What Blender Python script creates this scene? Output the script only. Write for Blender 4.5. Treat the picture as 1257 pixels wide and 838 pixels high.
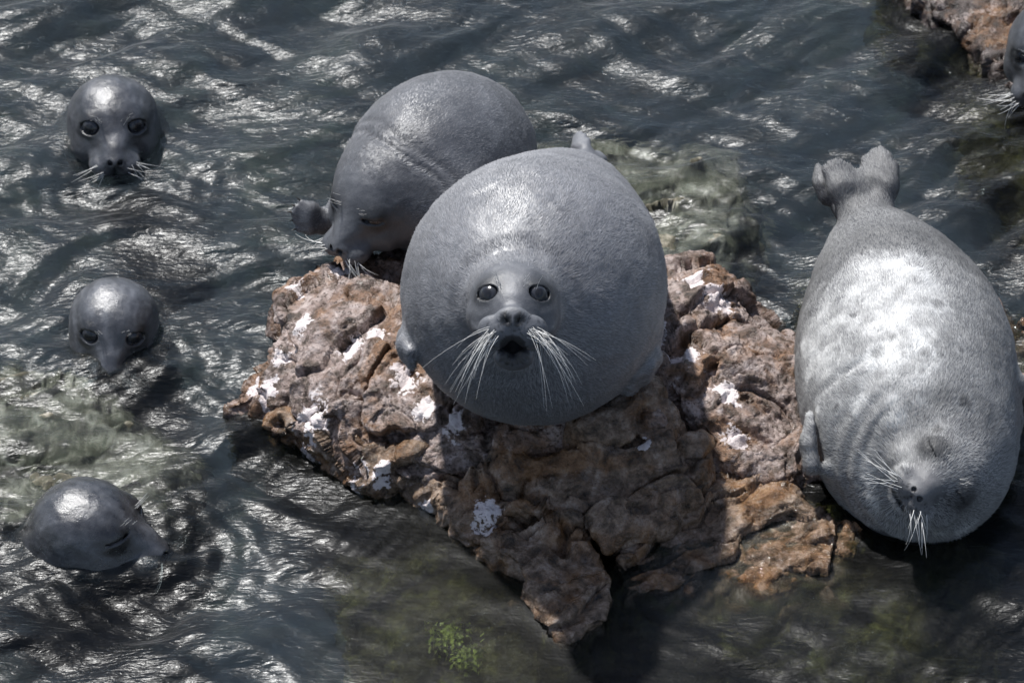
import bpy, math, random
import numpy as np
from concurrent.futures import ThreadPoolExecutor

# ------------------------------------------------------------------ camera, sky, sun, exposure
scene = bpy.context.scene
for o in list(bpy.data.objects):
    bpy.data.objects.remove(o)
col = scene.collection
R = math.radians
PITCH = R(42); DIST = 9.0; FOC = 135.0
FPX = 1257 * FOC / 36.0
CD = np.array([0, -math.cos(PITCH), math.sin(PITCH)])        # from the origin towards the camera
CU = np.array([0, math.sin(PITCH), math.cos(PITCH)])
CR = np.array([1.0, 0, 0])
CAM = CD * DIST
cam_d = bpy.data.cameras.new('camera'); cam = bpy.data.objects.new('camera', cam_d); col.objects.link(cam)
cam.location = CAM; cam.rotation_euler = (math.pi / 2 - PITCH, 0, 0)
cam_d.lens = FOC; cam_d.sensor_width = 36; cam_d.clip_start = 0.1; cam_d.clip_end = 2000
cam_d.dof.use_dof = True; cam_d.dof.focus_distance = 8.25; cam_d.dof.aperture_fstop = 7.0
scene.camera = cam

SUN_EL, SUN_AZ = R(60), R(-33)                               # azimuth from +Y (away from the camera), negative = left
sdir = np.array([math.sin(SUN_AZ) * math.cos(SUN_EL), math.cos(SUN_AZ) * math.cos(SUN_EL), math.sin(SUN_EL)])
world = bpy.data.worlds.new('World'); scene.world = world; world.use_nodes = True
wn = world.node_tree; wn.nodes.clear()
sky = wn.nodes.new('ShaderNodeTexSky'); sky.sky_type = 'NISHITA'; sky.sun_disc = False
sky.sun_elevation = SUN_EL; sky.sun_rotation = SUN_AZ; sky.dust_density = 1.0; sky.ozone_density = 2.0
bg = wn.nodes.new('ShaderNodeBackground'); bg.inputs['Strength'].default_value = 0.085
wo = wn.nodes.new('ShaderNodeOutputWorld')
tc = wn.nodes.new('ShaderNodeTexCoord')
cn = wn.nodes.new('ShaderNodeTexNoise'); cn.inputs['Scale'].default_value = 2.6; cn.inputs['Detail'].default_value = 6
cr_ = wn.nodes.new('ShaderNodeValToRGB')
cr_.color_ramp.elements[0].position = 0.50; cr_.color_ramp.elements[1].position = 0.68
mixw = wn.nodes.new('ShaderNodeMix'); mixw.data_type = 'RGBA'
mixw.inputs['B'].default_value = (5.6, 6.0, 7.0, 1)
wn.links.new(tc.outputs['Generated'], cn.inputs['Vector']); wn.links.new(cn.outputs['Fac'], cr_.inputs['Fac'])
wn.links.new(cr_.outputs['Color'], mixw.inputs['Factor']); wn.links.new(sky.outputs['Color'], mixw.inputs['A'])
wn.links.new(mixw.outputs['Result'], bg.inputs['Color']); wn.links.new(bg.outputs[0], wo.inputs['Surface'])

sun_d = bpy.data.lights.new('sun', 'SUN'); sun = bpy.data.objects.new('sun', sun_d); col.objects.link(sun)
sun_d.energy = 5.0; sun_d.angle = R(2.0); sun_d.color = (1.0, 0.985, 0.96)
sun.rotation_euler = (R(90) - SUN_EL, 0, -SUN_AZ + math.pi)
sun.location = sdir * 20

vs = scene.view_settings
vs.view_transform = 'Standard'; vs.look = 'None'; vs.exposure = 0.25; vs.gamma = 1.0; vs.use_curve_mapping = False
scene.cycles.use_denoising = True
scene.cycles.max_bounces = 10; scene.cycles.transmission_bounces = 8; scene.cycles.transparent_max_bounces = 8
scene.cycles.sample_clamp_indirect = 4.0
scene.cycles.caustics_refractive = True; scene.cycles.caustics_reflective = False

rng = np.random.default_rng(7)

# ------------------------------------------------------------------ pixel helpers
def at(px, py, z):
    d = -CD + CR * (px - 628.5) / FPX + CU * (419 - py) / FPX
    t = (z - CAM[2]) / d[2]
    return CAM + d * t
def W(px, py, w):
    d = -CD + CR * (px - 628.5) / FPX + CU * (419 - py) / FPX
    return CAM + d * (DIST - w)
def cdir(r, u, w):
    v = CR * r + CU * u + CD * w
    return v / np.linalg.norm(v)
def unit(v):
    v = np.asarray(v, float); return v / (np.linalg.norm(v) + 1e-12)

# ------------------------------------------------------------------ noise
def _h(ix, iy, iz, s):
    n = (ix.astype(np.int64) * 374761393 + iy.astype(np.int64) * 668265263 + iz.astype(np.int64) * 2147483647 + s * 974634777) & 0xffffffff
    n = ((n ^ (n >> 13)) * 1274126177) & 0xffffffff
    n = ((n ^ (n >> 16)) * 2246822519) & 0xffffffff
    n = n ^ (n >> 15)
    return (n & 0xffffff).astype(np.float32) / 16777215.0
def vnoise(p, s=0):
    i = np.floor(p).astype(np.int64); f = (p - i).astype(np.float32); f = f * f * f * (f * (f * 6 - 15) + 10)
    out = 0
    for dx in (0, 1):
        wx = f[:, 0] if dx else 1 - f[:, 0]
        for dy in (0, 1):
            wy = f[:, 1] if dy else 1 - f[:, 1]
            for dz in (0, 1):
                wz = f[:, 2] if dz else 1 - f[:, 2]
                out = out + wx * wy * wz * _h(i[:, 0] + dx, i[:, 1] + dy, i[:, 2] + dz, s)
    return out * 2 - 1
def fbm(p, o=4, s=0, g=0.5):
    a, t, q = 1.0, 0, np.array(p, float)
    for k in range(o):
        t = t + a * vnoise(q, s + k); q = q * 2.03 + 11.7; a *= g
    return t
def voronoi(p, s=0):
    i = np.floor(p).astype(np.int64); p = p.astype(np.float32)
    f1 = np.full(len(p), 9., np.float32); f2 = f1.copy(); win = np.zeros(len(p), np.int8)
    offs = [(dx, dy, dz) for dx in (-1, 0, 1) for dy in (-1, 0, 1) for dz in (-1, 0, 1)]
    fr = p - i
    for n, o in enumerate(offs):
        c = [i[:, k] + o[k] for k in range(3)]
        d = np.zeros(len(p), np.float32)
        for k in range(3): d += (fr[:, k] - o[k] - _h(*c, s + k)) ** 2
        d = np.sqrt(d); m = d < f1
        f2 = np.where(m, f1, np.minimum(f2, d)); f1 = np.where(m, d, f1); win[m] = n
    c = i + np.array(offs)[win]; c3 = (c[:, 0], c[:, 1], c[:, 2])
    off = (p - c).astype(np.float32) - np.stack([_h(*c3, s + k) for k in range(3)], 1)
    return f1, f2, off, np.stack([_h(*c3, s + 5 + k) for k in range(4)], 1)
def sstep(a, b, x):
    t = np.clip((x - a) / (b - a), 0, 1); return t * t * (3 - 2 * t)

# ------------------------------------------------------------------ meshing of implicit surfaces (sparse surface nets)
def mesh_sdf(f, lo, hi, h, B=8, lip=1.7):
    lo = np.asarray(lo, float); n = np.ceil((np.asarray(hi) - lo) / (h * B)).astype(int)
    g = np.stack(np.meshgrid(*[np.arange(k) for k in n], indexing='ij'), -1).reshape(-1, 3)
    cen = lo + (g + 0.5) * h * B
    d = np.concatenate([f(cen[i:i + 4000]) for i in range(0, len(cen), 4000)])
    act = g[np.abs(d) < 0.5 * math.sqrt(3) * B * h * lip]
    lc = np.stack(np.meshgrid(*[np.arange(B + 1)] * 3, indexing='ij'), -1).reshape(-1, 3)
    N = n * B + 2
    CH = 48
    corner = [(a, b, c) for a in (0, 1) for b in (0, 1) for c in (0, 1)]
    edges = [(p, q) for p in range(8) for q in range(p + 1, 8) if bin(p ^ q).count('1') == 1]
    def work(s):
        bl = act[s:s + CH]; cid, cpos, quads = [], [], []
        base = bl * B
        pts = lo + (base[:, None, :] + lc[None]) * h
        v = f(pts.reshape(-1, 3)).reshape(len(bl), B + 1, B + 1, B + 1).astype(np.float32)
        cs = [v[:, a:a + B, b:b + B, c:c + B] for a, b, c in corner]
        ins = sum((x < 0).astype(np.int8) for x in cs)
        m = (ins > 0) & (ins < 8)
        w = np.where(m)
        acc = np.zeros((len(w[0]), 3)); cnt = np.zeros(len(w[0]))
        vals = [x[m] for x in cs]
        for p, q in edges:
            a, b = vals[p], vals[q]; x = (a < 0) != (b < 0)
            t = np.where(x, a / np.where(x, a - b, 1), 0)
            P0 = np.array(corner[p]); P1 = np.array(corner[q])
            acc += np.where(x[:, None], P0 + (P1 - P0) * t[:, None], 0); cnt += x
        ci = base[w[0]] + np.stack(w[1:], 1)
        cid.append((ci[:, 0] * N[1] + ci[:, 1]) * N[2] + ci[:, 2]); cpos.append(lo + (ci + acc / cnt[:, None]) * h)
        for ax in range(3):
            a = v[:, :B, :B, :B]
            b = v[:, 1:, :B, :B] if ax == 0 else v[:, :B, 1:, :B] if ax == 1 else v[:, :B, :B, 1:]
            x = np.where((a < 0) != (b < 0))
            if not len(x[0]): continue
            neg = (a[x] < 0)
            q0 = base[x[0]] + np.stack(x[1:], 1)
            u, w2 = (ax + 1) % 3, (ax + 2) % 3
            eu = np.eye(3, dtype=int)[u]; ew = np.eye(3, dtype=int)[w2]
            c4 = [q0, q0 - eu, q0 - eu - ew, q0 - ew]
            ids = np.stack([(c[:, 0] * N[1] + c[:, 1]) * N[2] + c[:, 2] for c in c4], 1)
            ids[~neg] = ids[~neg][:, ::-1]
            quads.append(ids)
        return cid, cpos, quads
    with ThreadPoolExecutor(4) as ex: res = list(ex.map(work, range(0, len(act), CH)))
    cid, cpos, quads = ([x for r_ in res for x in r_[k]] for k in range(3))
    cid = np.concatenate(cid); cpos = np.concatenate(cpos); quads = np.concatenate(quads)
    o = np.argsort(cid); cid = cid[o]; cpos = cpos[o]
    k = np.searchsorted(cid, quads); k = np.clip(k, 0, len(cid) - 1)
    ok = (cid[k] == quads).all(1)
    return cpos, k[ok]
def project(f, v, it=2, e=0.0015):
    for _ in range(it):
        d = f(v); g = np.stack([f(v + np.eye(3)[k] * e) - d for k in range(3)], 1) / e
        v = v - np.clip(d, -.004, .004)[:, None] * g / np.maximum((g * g).sum(1), .3)[:, None]
    return v
def vnormals(v, q):
    a = v[q[:, 0]]; n = np.cross(v[q[:, 1]] - a, v[q[:, 2]] - a)
    if q.shape[1] == 4:
        n = np.cross(v[q[:, 2]] - a, v[q[:, 3]] - v[q[:, 1]])
    out = np.zeros_like(v)
    for k in range(q.shape[1]): np.add.at(out, q[:, k], n)
    return out / (np.linalg.norm(out, axis=1, keepdims=True) + 1e-12)

def make(name, v, faces, mat, parent=None, attrs=None, smooth=True, props=None, cols=None):
    """one mesh object from numpy arrays; faces is an (n,3) or (n,4) array"""
    me = bpy.data.meshes.new(name)
    v = np.asarray(v, np.float32); faces = np.asarray(faces, np.int32); n, k = faces.shape
    me.vertices.add(len(v)); me.vertices.foreach_set('co', v.ravel())
    me.loops.add(n * k); me.loops.foreach_set('vertex_index', faces.ravel())
    me.polygons.add(n); me.polygons.foreach_set('loop_start', np.arange(0, n * k, k, dtype=np.int32))
    me.polygons.foreach_set('use_smooth', np.full(n, smooth))
    for an, av in (attrs or {}).items():
        a = me.attributes.new(an, 'FLOAT', 'POINT'); a.data.foreach_set('value', np.asarray(av, np.float32))
    me.update(calc_edges=True); me.validate()
    if mat: me.materials.append(mat)
    o = bpy.data.objects.new(name, me); col.objects.link(o)
    if parent: o.parent = parent
    for a, b in (props or {}).items(): o[a] = b
    return o
def thing(name, label, cat, group=None, loc=(0, 0, 0)):
    o = bpy.data.objects.new(name, None); col.objects.link(o); o.empty_display_size = .05
    o['label'] = label; o['category'] = cat
    if group: o['group'] = group
    return o

# ------------------------------------------------------------------ materials
class NT:
    def __init__(s, name):
        s.m = bpy.data.materials.new(name); s.m.use_nodes = True; s.t = s.m.node_tree; s.t.nodes.clear()
        s.out = s.t.nodes.new('ShaderNodeOutputMaterial')
    def n(s, typ, **kw):
        nd = s.t.nodes.new('ShaderNode' + typ)
        for k, v in kw.items():
            if hasattr(nd, k): setattr(nd, k, v)
            else: nd.inputs[k.replace('_', ' ')].default_value = v
        return nd
    def l(s, a, b): s.t.links.new(a, b)
    def attr(s, name): return s.n('Attribute', attribute_name=name).outputs['Fac']
    def math(s, op, a, b=None, clamp=False):
        nd = s.n('Math', operation=op); nd.use_clamp = clamp
        for i, x in enumerate((a, b)):
            if x is None: continue
            if isinstance(x, (int, float)): nd.inputs[i].default_value = x
            else: s.l(x, nd.inputs[i])
        return nd.outputs[0]
    def ramp(s, x, stops):
        nd = s.n('ValToRGB'); cr = nd.color_ramp
        while len(cr.elements) < len(stops): cr.elements.new(.5)
        for e, (p, c) in zip(cr.elements, stops):
            e.position = p; e.color = (*c, 1) if not isinstance(c, (int, float)) else (c, c, c, 1)
        s.l(x, nd.inputs[0]); return nd.outputs[0]
    def mix(s, f, a, b, blend='MIX'):
        nd = s.n('Mix', data_type='RGBA', blend_type=blend)
        for x, k in ((f, 0), (a, 6), (b, 7)):
            if isinstance(x, (int, float)): nd.inputs[k].default_value = x
            elif isinstance(x, tuple): nd.inputs[k].default_value = (*x, 1)
            else: s.l(x, nd.inputs[k])
        return nd.outputs[2]
    def noise(s, scale, detail=4, rough=.55, vec=None, dist=0):
        nd = s.n('TexNoise'); nd.inputs['Scale'].default_value = scale; nd.inputs['Detail'].default_value = detail
        nd.inputs['Roughness'].default_value = rough; nd.inputs['Distortion'].default_value = dist
        if vec is None:
            vec = s.n('NewGeometry').outputs['Position']
        s.l(vec, nd.inputs['Vector']); return nd.outputs['Fac']

def seal_material(name, stops, rough=.42, bump=.35, spec=.5):
    k = NT(name); p = k.n('BsdfPrincipled')
    t = k.attr('tone')
    n1 = k.noise(38, 5, .6); n2 = k.noise(330, 2, .6)
    x = k.math('ADD', t, k.math('MULTIPLY', k.math('SUBTRACT', n1, .5), .28))
    x = k.math('ADD', x, k.math('MULTIPLY', k.math('SUBTRACT', n2, .5), .22), True)
    k.l(k.ramp(x, stops), p.inputs['Base Color'])
    r = k.math('ADD', k.math('MULTIPLY', k.math('SUBTRACT', n1, .5), .35), rough)
    k.l(k.math('ADD', r, k.math('MULTIPLY', k.attr('wet'), -.18), True), p.inputs['Roughness'])
    p.inputs['Specular IOR Level'].default_value = spec
    b = k.n('Bump'); b.inputs['Distance'].default_value = .0022; b.inputs['Strength'].default_value = bump
    hh = k.math('ADD', k.noise(420, 3, .7), k.math('MULTIPLY', k.noise(95, 3, .6), 1.3))
    k.l(hh, b.inputs['Height']); k.l(b.outputs[0], p.inputs['Normal'])
    k.l(p.outputs[0], k.out.inputs[0]); return k.m
GREY = [(0, (.006, .006, .007)), (.3, (.055, .057, .064)), (.6, (.15, .155, .17)), (1, (.42, .42, .43))]
M_SEAL = seal_material('seal_pelt', GREY, rough=.5, spec=.8)
M_WET = seal_material('wet_seal_pelt', GREY, rough=.47, bump=.36, spec=1.0)
M_BELLY = seal_material('silver_belly_pelt', [(0, (.012, .012, .013)), (.3, (.08, .08, .085)), (.6, (.22, .22, .225)), (1, (.72, .72, .71))], rough=.5)
def simple(name, c, rough=.5, spec=.5, coat=0):
    k = NT(name); p = k.n('BsdfPrincipled')
    v = k.noise(60, 3); cc = k.mix(v, tuple(x * .8 for x in c), tuple(min(1, x * 1.2) for x in c))
    k.l(cc, p.inputs['Base Color']); p.inputs['Roughness'].default_value = rough; p.inputs['Specular IOR Level'].default_value = spec
    p.inputs['Coat Weight'].default_value = coat; p.inputs['Coat Roughness'].default_value = .05
    k.l(p.outputs[0], k.out.inputs[0]); return k.m
def eye_material():
    k = NT('seal_eye'); p = k.n('BsdfPrincipled')
    k.l(k.ramp(k.attr('iris'), [(0, (.012, .012, .014)), (.40, (.014, .014, .016)), (.52, (.034, .036, .043)), (.82, (.03, .032, .038)), (1, (.008, .008, .008))]), p.inputs['Base Color'])
    p.inputs['Roughness'].default_value = .22; p.inputs['Specular IOR Level'].default_value = .6
    k.l(p.outputs[0], k.out.inputs[0]); return k.m
M_EYE = eye_material()
M_WHISK = simple('whisker', (.72, .71, .68), .35)
M_CLAW = simple('claw', (.05, .045, .04), .3)
def fur_material(name, lo, hi, rough=.45, spec=.9):
    k = NT(name); p = k.n('BsdfPrincipled')
    k.l(k.ramp(k.attr('tone'), [(0, lo), (1, hi)]), p.inputs['Base Color'])
    p.inputs['Roughness'].default_value = rough; p.inputs['Specular IOR Level'].default_value = spec
    k.l(p.outputs[0], k.out.inputs[0]); return k.m
M_FUR = fur_material('grey_fur', (.02, .02, .022), (.42, .42, .44))
M_FURB = fur_material('silver_fur', (.04, .04, .042), (.75, .75, .74), .6, .4)

def rock_material(name, tint=1.0, algae=1.0, brown=False):
    k = NT(name); p = k.n('BsdfPrincipled')
    pos = k.n('NewGeometry').outputs['Position']; sx = k.n('SeparateXYZ'); k.l(pos, sx.inputs[0]); z = sx.outputs[2]
    n1 = k.noise(7, 6, .6, dist=.6); n2 = k.noise(26, 6, .65, dist=.4); n3 = k.noise(110, 4, .65); n4 = k.noise(13, 5, .6, dist=1.2)
    c = k.ramp(n2, [(.30, (.022 * tint, .015 * tint, .011 * tint)), (.43, (.11 * tint, .078 * tint, .06 * tint)), (.53, (.27 * tint, .205 * tint, .18 * tint)), (.68, (.50 * tint, .42 * tint, .39 * tint))])
    if brown:
        c = k.ramp(n2, [(.32, (.022, .014, .009)), (.44, (.12, .08, .05)), (.55, (.26, .18, .125)), (.68, (.44, .35, .28))])
    rust = k.ramp(n1, [(.47, 0.0), (.60, 1.0)])
    c = k.mix(k.math('MULTIPLY', rust, .75), c, k.ramp(n2, [(.3, (.035, .016, .005)), (.5, (.19, .085, .025)), (.75, (.34, .18, .065))]))
    c = k.mix(k.ramp(n3, [(.36, .3 if brown else .7), (.47, 0.0)]), c, (.03, .021, .015))
    lich = k.math('MULTIPLY', k.ramp(n4, [(.55, 0.0), (.6, 1.0)]), k.ramp(n3, [(.42, 0.0), (.55, .8)]))
    c = k.mix(k.math('MULTIPLY', lich, .2 if brown else .6), c, (.50, .42, .39))
    gu = k.math('ADD', k.attr('guano'), k.math('ADD', k.math('MULTIPLY', k.math('SUBTRACT', n2, .5), 1.7), k.math('MULTIPLY', k.math('SUBTRACT', n3, .5), .7)))
    gm = k.ramp(gu, [(.52, 0.0), (.58, 1.0)])
    c = k.mix(gm, c, k.mix(n1, (.84, .80, .79), (.68, .56, .54)))
    zz = k.math('ADD', z, k.math('MULTIPLY', k.math('SUBTRACT', n2, .5), .05))
    wet = k.ramp(k.math('MULTIPLY', k.math('ADD', zz, .1), 4), [(.35, 1.0), (.62, 0.0)])     # splash zone just over the water line
    c = k.mix(k.math('MULTIPLY', wet, .55), c, k.mix(.5, c, (.05, .034, .018), 'MULTIPLY'))
    und = k.ramp(k.math('MULTIPLY', k.math('ADD', zz, .1), 4), [(.30, 1.0), (.40, 0.0)])
    alg = k.ramp(n4, [(.35, (.016, .013, .006)), (.55, (.042, .036, .013)), (.72, (.11, .105, .03))])
    c = k.mix(k.math('MULTIPLY', und, algae), c, alg)
    k.l(c, p.inputs['Base Color'])
    r = k.math('SUBTRACT', k.ramp(n3, [(.3, .16), (.7, .42)] if brown else [(.3, .2), (.7, .55)]), k.math('MULTIPLY', wet, .3))
    k.l(k.math('ADD', r, k.math('MULTIPLY', gm, .25), True), p.inputs['Roughness'])
    b = k.n('Bump'); b.inputs['Distance'].default_value = .006; b.inputs['Strength'].default_value = .9
    k.l(k.math('ADD', k.math('ADD', k.noise(60, 6, .7), k.math('MULTIPLY', k.noise(240, 3, .6), .35)), k.math('MULTIPLY', gm, .12)), b.inputs['Height'])
    k.l(b.outputs[0], p.inputs['Normal'])
    k.l(p.outputs[0], k.out.inputs[0]); return k.m
M_ROCK = rock_material('rock', 1.08)
M_BROWN = rock_material('brown_rock', brown=True)
M_DARK = rock_material('dark_mossy_rock', .3, brown=False)
def pale_rock():
    k = NT('pale_sunken_rock'); p = k.n('BsdfPrincipled')
    n1 = k.noise(16, 6, .7, dist=.7); n2 = k.noise(55, 5, .65)
    c = k.ramp(n1, [(.36, (.03, .027, .016)), (.47, (.10, .09, .06)), (.56, (.26, .235, .18)), (.68, (.46, .42, .36))])
    c = k.mix(k.ramp(n2, [(.38, .8), (.52, 0.0)]), c, (.06, .06, .035))
    k.l(c, p.inputs['Base Color']); p.inputs['Roughness'].default_value = .8; k.l(p.outputs[0], k.out.inputs[0]); return k.m
M_PALE = pale_rock()

def bed_material():
    k = NT('lake_bed'); p = k.n('BsdfPrincipled')
    n1 = k.noise(3.5, 6, .65, dist=.8); n2 = k.noise(18, 5, .6)
    c = k.ramp(n1, [(.3, (.012, .018, .028)), (.5, (.022, .032, .048)), (.64, (.038, .052, .048)), (.78, (.09, .10, .07))])
    c = k.mix(k.ramp(n2, [(.4, .6), (.6, 0.0)]), c, (.008, .010, .012))
    k.l(c, p.inputs['Base Color']); p.inputs['Roughness'].default_value = .9
    k.l(p.outputs[0], k.out.inputs[0]); return k.m
def water_material():
    k = NT('water')
    fr = k.n('Fresnel', IOR=1.333)
    gl = k.n('BsdfGlossy', distribution='GGX'); gl.inputs['Roughness'].default_value = .29
    rf = k.n('BsdfRefraction', distribution='GGX'); rf.inputs['IOR'].default_value = 1.333; rf.inputs['Roughness'].default_value = .0
    rf.inputs['Color'].default_value = (.80, .86, .86, 1)
    tr = k.n('BsdfTransparent'); tr.inputs['Color'].default_value = (.80, .86, .86, 1)
    m1 = k.n('MixShader'); m1.inputs[0].default_value = .42; k.l(rf.outputs[0], m1.inputs[1]); k.l(tr.outputs[0], m1.inputs[2])
    m2 = k.n('MixShader'); k.l(fr.outputs[0], m2.inputs[0]); k.l(m1.outputs[0], m2.inputs[1]); k.l(gl.outputs[0], m2.inputs[2])
    b = k.n('Bump'); b.inputs['Distance'].default_value = .004; b.inputs['Strength'].default_value = .6
    mp = k.n('Mapping'); mp.inputs['Scale'].default_value = (1, 3.0, 1); mp.inputs['Rotation'].default_value = (0, 0, R(-14))
    k.l(k.attr('ripple'), b.inputs['Strength'])
    k.l(k.n('NewGeometry').outputs['Position'], mp.inputs[0])
    k.l(k.noise(34, 3, .5, mp.outputs[0], .5), b.inputs['Height'])
    for x in (gl, rf, fr): k.l(b.outputs[0], x.inputs['Normal'])
    k.l(m2.outputs[0], k.out.inputs[0]); return k.m
M_BED = bed_material(); M_WATER = water_material()

# ------------------------------------------------------------------ water
def grid(x0, x1, y0, y1, h):
    nx = int((x1 - x0) / h) + 1; ny = int((y1 - y0) / h) + 1
    X, Y = np.meshgrid(np.linspace(x0, x1, nx), np.linspace(y0, y1, ny))
    i = np.arange((ny - 1) * nx).reshape(ny - 1, nx)[:, :-1].ravel()
    return X.ravel(), Y.ravel(), np.stack([i, i + 1, i + nx + 1, i + nx], 1), nx, ny
RINGS = [(150, 225, .0018), (142, 450, .0018), (190, 690, .0022), (100, 660, .0018)]
def water_height(X, Y):
    rg = np.random.default_rng(11)
    p = np.stack([X, Y, 0 * X], 1)
    wx = X + .05 * fbm(p * 2.2, 3, 31) + .012 * vnoise(p * 9, 41); wy = Y + .05 * fbm(p * 2.2, 3, 57) + .012 * vnoise(p * 9, 47)
    z = np.zeros_like(X)
    for lam, n, sl in ((.45, 5, .125), (.23, 7, .15), (.115, 9, .135), (.06, 10, .095)):
        for _ in range(n):
            l = lam * rg.uniform(.75, 1.3); a = R(90 + 14) + rg.normal(0, R(27)); kk = 2 * math.pi / l
            z += sl / math.sqrt(n) * 1.41 / kk * np.sin(kk * (math.cos(a) * wx + math.sin(a) * wy) + rg.uniform(0, 6.28))
    patch = np.clip(.6 + .9 * fbm(p * 3.1, 3, 77), 0.05, 1.6)                      # cat's-paws of fine ripples
    for lam, n, sl in ((.036, 8, .075), (.021, 8, .06)):
        for _ in range(n):
            l = lam * rg.uniform(.8, 1.25); a = R(90 + 16) + rg.normal(0, R(15)); kk = 2 * math.pi / l
            z += patch * sl / math.sqrt(n) * 1.41 / kk * np.sin(kk * (math.cos(a) * wx + math.sin(a) * wy) + rg.uniform(0, 6.28))
    # calmer in the lee of the outcrop
    c = at(640, 760, 0); calm = 1 - .8 * np.exp(-(((X - c[0]) / .5) ** 4 + ((Y - c[1]) / .42) ** 4)); c = at(1060, 740, 0); calm *= 1 - .6 * np.exp(-(((X - c[0]) / .35) ** 2 + ((Y - c[1]) / .35) ** 2))
    z *= calm
    for px, py, amp in RINGS:                                                    # ripples running out from the heads
        q = at(px, py, 0); r = np.hypot(X - q[0], (Y - q[1]))
        z += amp * .5 * np.sin(2 * math.pi * r / .055 + 1.2 * fbm(p * 5, 2, 91)) * np.exp(-((r - .17) / .13) ** 2)
    return z, calm
X, Y, q, nx, ny = grid(-1.75, 1.75, -1.55, 2.05, .0055)
Zw, calm = water_height(X, Y)
edge = np.minimum(np.minimum(X + 1.75, 1.75 - X), np.minimum(Y + 1.55, 2.05 - Y)); Zw *= sstep(0, .15, edge)
make('lake_water', np.stack([X, Y, Zw], 1), q, M_WATER, attrs={'ripple': .85 * calm}, props={'kind': 'structure'})
L = 150
o8 = np.array([[-1.75, -1.55, 0], [1.75, -1.55, 0], [1.75, 2.05, 0], [-1.75, 2.05, 0], [-L, -L, 0], [L, -L, 0], [L, L, 0], [-L, L, 0]], float)
make('lake_water_beyond', o8, np.array([[0, 4, 5, 1], [1, 5, 6, 2], [2, 6, 7, 3], [3, 7, 4, 0]]), M_WATER, props={'kind': 'structure'})
bx, by, bq, _, _ = grid(-2.6, 2.6, -2.2, 3.2, .02)
bp = np.stack([bx, by, 0 * bx], 1)
bz = -.42 + .10 * fbm(bp * 1.6, 4, 5) + .05 * np.abs(fbm(bp * 6, 3, 9))
be = np.minimum(np.minimum(bx + 2.6, 2.6 - bx), np.minimum(by + 2.2, 3.2 - by)); bz = np.where(be < .01, -.5, bz)
make('lake_bed', np.stack([bx, by, bz], 1), bq, M_BED, props={'kind': 'structure'})
o8 = np.array([[-2.6, -2.2, -.5], [2.6, -2.2, -.5], [2.6, 3.2, -.5], [-2.6, 3.2, -.5], [-L, -L, -3], [L, -L, -3], [L, L, -3], [-L, L, -3]], float)
make('lake_bed_beyond', o8, np.array([[0, 4, 5, 1], [1, 5, 6, 2], [2, 6, 7, 3], [3, 7, 4, 0]]), M_BED, props={'kind': 'structure'})

# ------------------------------------------------------------------ rocks
CTRL = [(290, 475, .07), (350, 400, .13), (360, 345, .13), (420, 330, .17), (480, 420, .20), (550, 500, .17), (450, 560, .075), (400, 480, .15),
        (340, 515, .035), (600, 560, .12), (700, 530, .15), (780, 510, .14), (850, 560, .11), (700, 620, .075), (640, 680, .055), (720, 770, .03),
        (760, 680, .035), (870, 600, .05), (880, 340, .12), (850, 420, .15), (950, 450, .09), (920, 530, .08), (985, 575, .03), (800, 430, .14),
        (930, 380, .06), (560, 640, .045), (500, 600, .045)]
cp = np.array([at(*c) for c in CTRL] + [np.array(t) for t in ((.04, -.3, .15), (.05, 0, .09), (.12, .35, .02), (-.2, .1, .13), (-.15, .35, .03), (.3, .2, .08))])
def _tps(d): return np.where(d > 0, d * d * np.log(d + 1e-9), 0)
A = _tps(np.linalg.norm(cp[:, None, :2] - cp[None, :, :2], axis=2)) + np.eye(len(cp)) * .004
P1 = np.concatenate([np.ones((len(cp), 1)), cp[:, :2]], 1)
K = np.block([[A, P1], [P1.T, np.zeros((3, 3))]]); tw = np.linalg.solve(K, np.concatenate([cp[:, 2], np.zeros(3)]))
def rock_top(x, y):
    out = tw[-3] + tw[-2] * x + tw[-1] * y
    for c, w in zip(cp, tw): out = out + w * _tps(np.hypot(x - c[0], y - c[1]))
    return out
_tx = np.arange(-1.2, 1.2, .012); _ty = np.arange(-1.4, 1.4, .012)
_TX, _TY = np.meshgrid(_tx, _ty, indexing='ij'); _TT = rock_top(_TX.ravel(), _TY.ravel()).reshape(_TX.shape)
def rock_top(x, y):
    a = np.clip((x + 1.2) / .012, 0, len(_tx) - 1.01); b = np.clip((y + 1.4) / .012, 0, len(_ty) - 1.01)
    i = a.astype(int); j = b.astype(int); u = a - i; v = b - j
    return (_TT[i, j] * (1 - u) + _TT[i + 1, j] * u) * (1 - v) + (_TT[i, j + 1] * (1 - u) + _TT[i + 1, j + 1] * u) * v
def poly_sd(x, y, poly):
    d = np.full(len(x), 1e9); s = np.ones(len(x)); n = len(poly)
    for i in range(n):
        a, b = poly[i], poly[i - 1]
        e = b - a; wx, wy = x - a[0], y - a[1]
        t = np.clip((wx * e[0] + wy * e[1]) / (e @ e), 0, 1)
        d = np.minimum(d, (wx - e[0] * t) ** 2 + (wy - e[1] * t) ** 2)
        c1 = y >= a[1]; c2 = y < b[1]; c3 = e[0] * wy > e[1] * wx
        s = np.where((c1 & c2 & c3) | (~c1 & ~c2 & ~c3), -s, s)
    return s * np.sqrt(d)
def smax(a, b, k):
    h = np.clip(.5 - .5 * (b - a) / k, 0, 1); return b + (a - b) * h + k * h * (1 - h)
def smin(a, b, k): return -smax(-a, -b, k)
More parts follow.
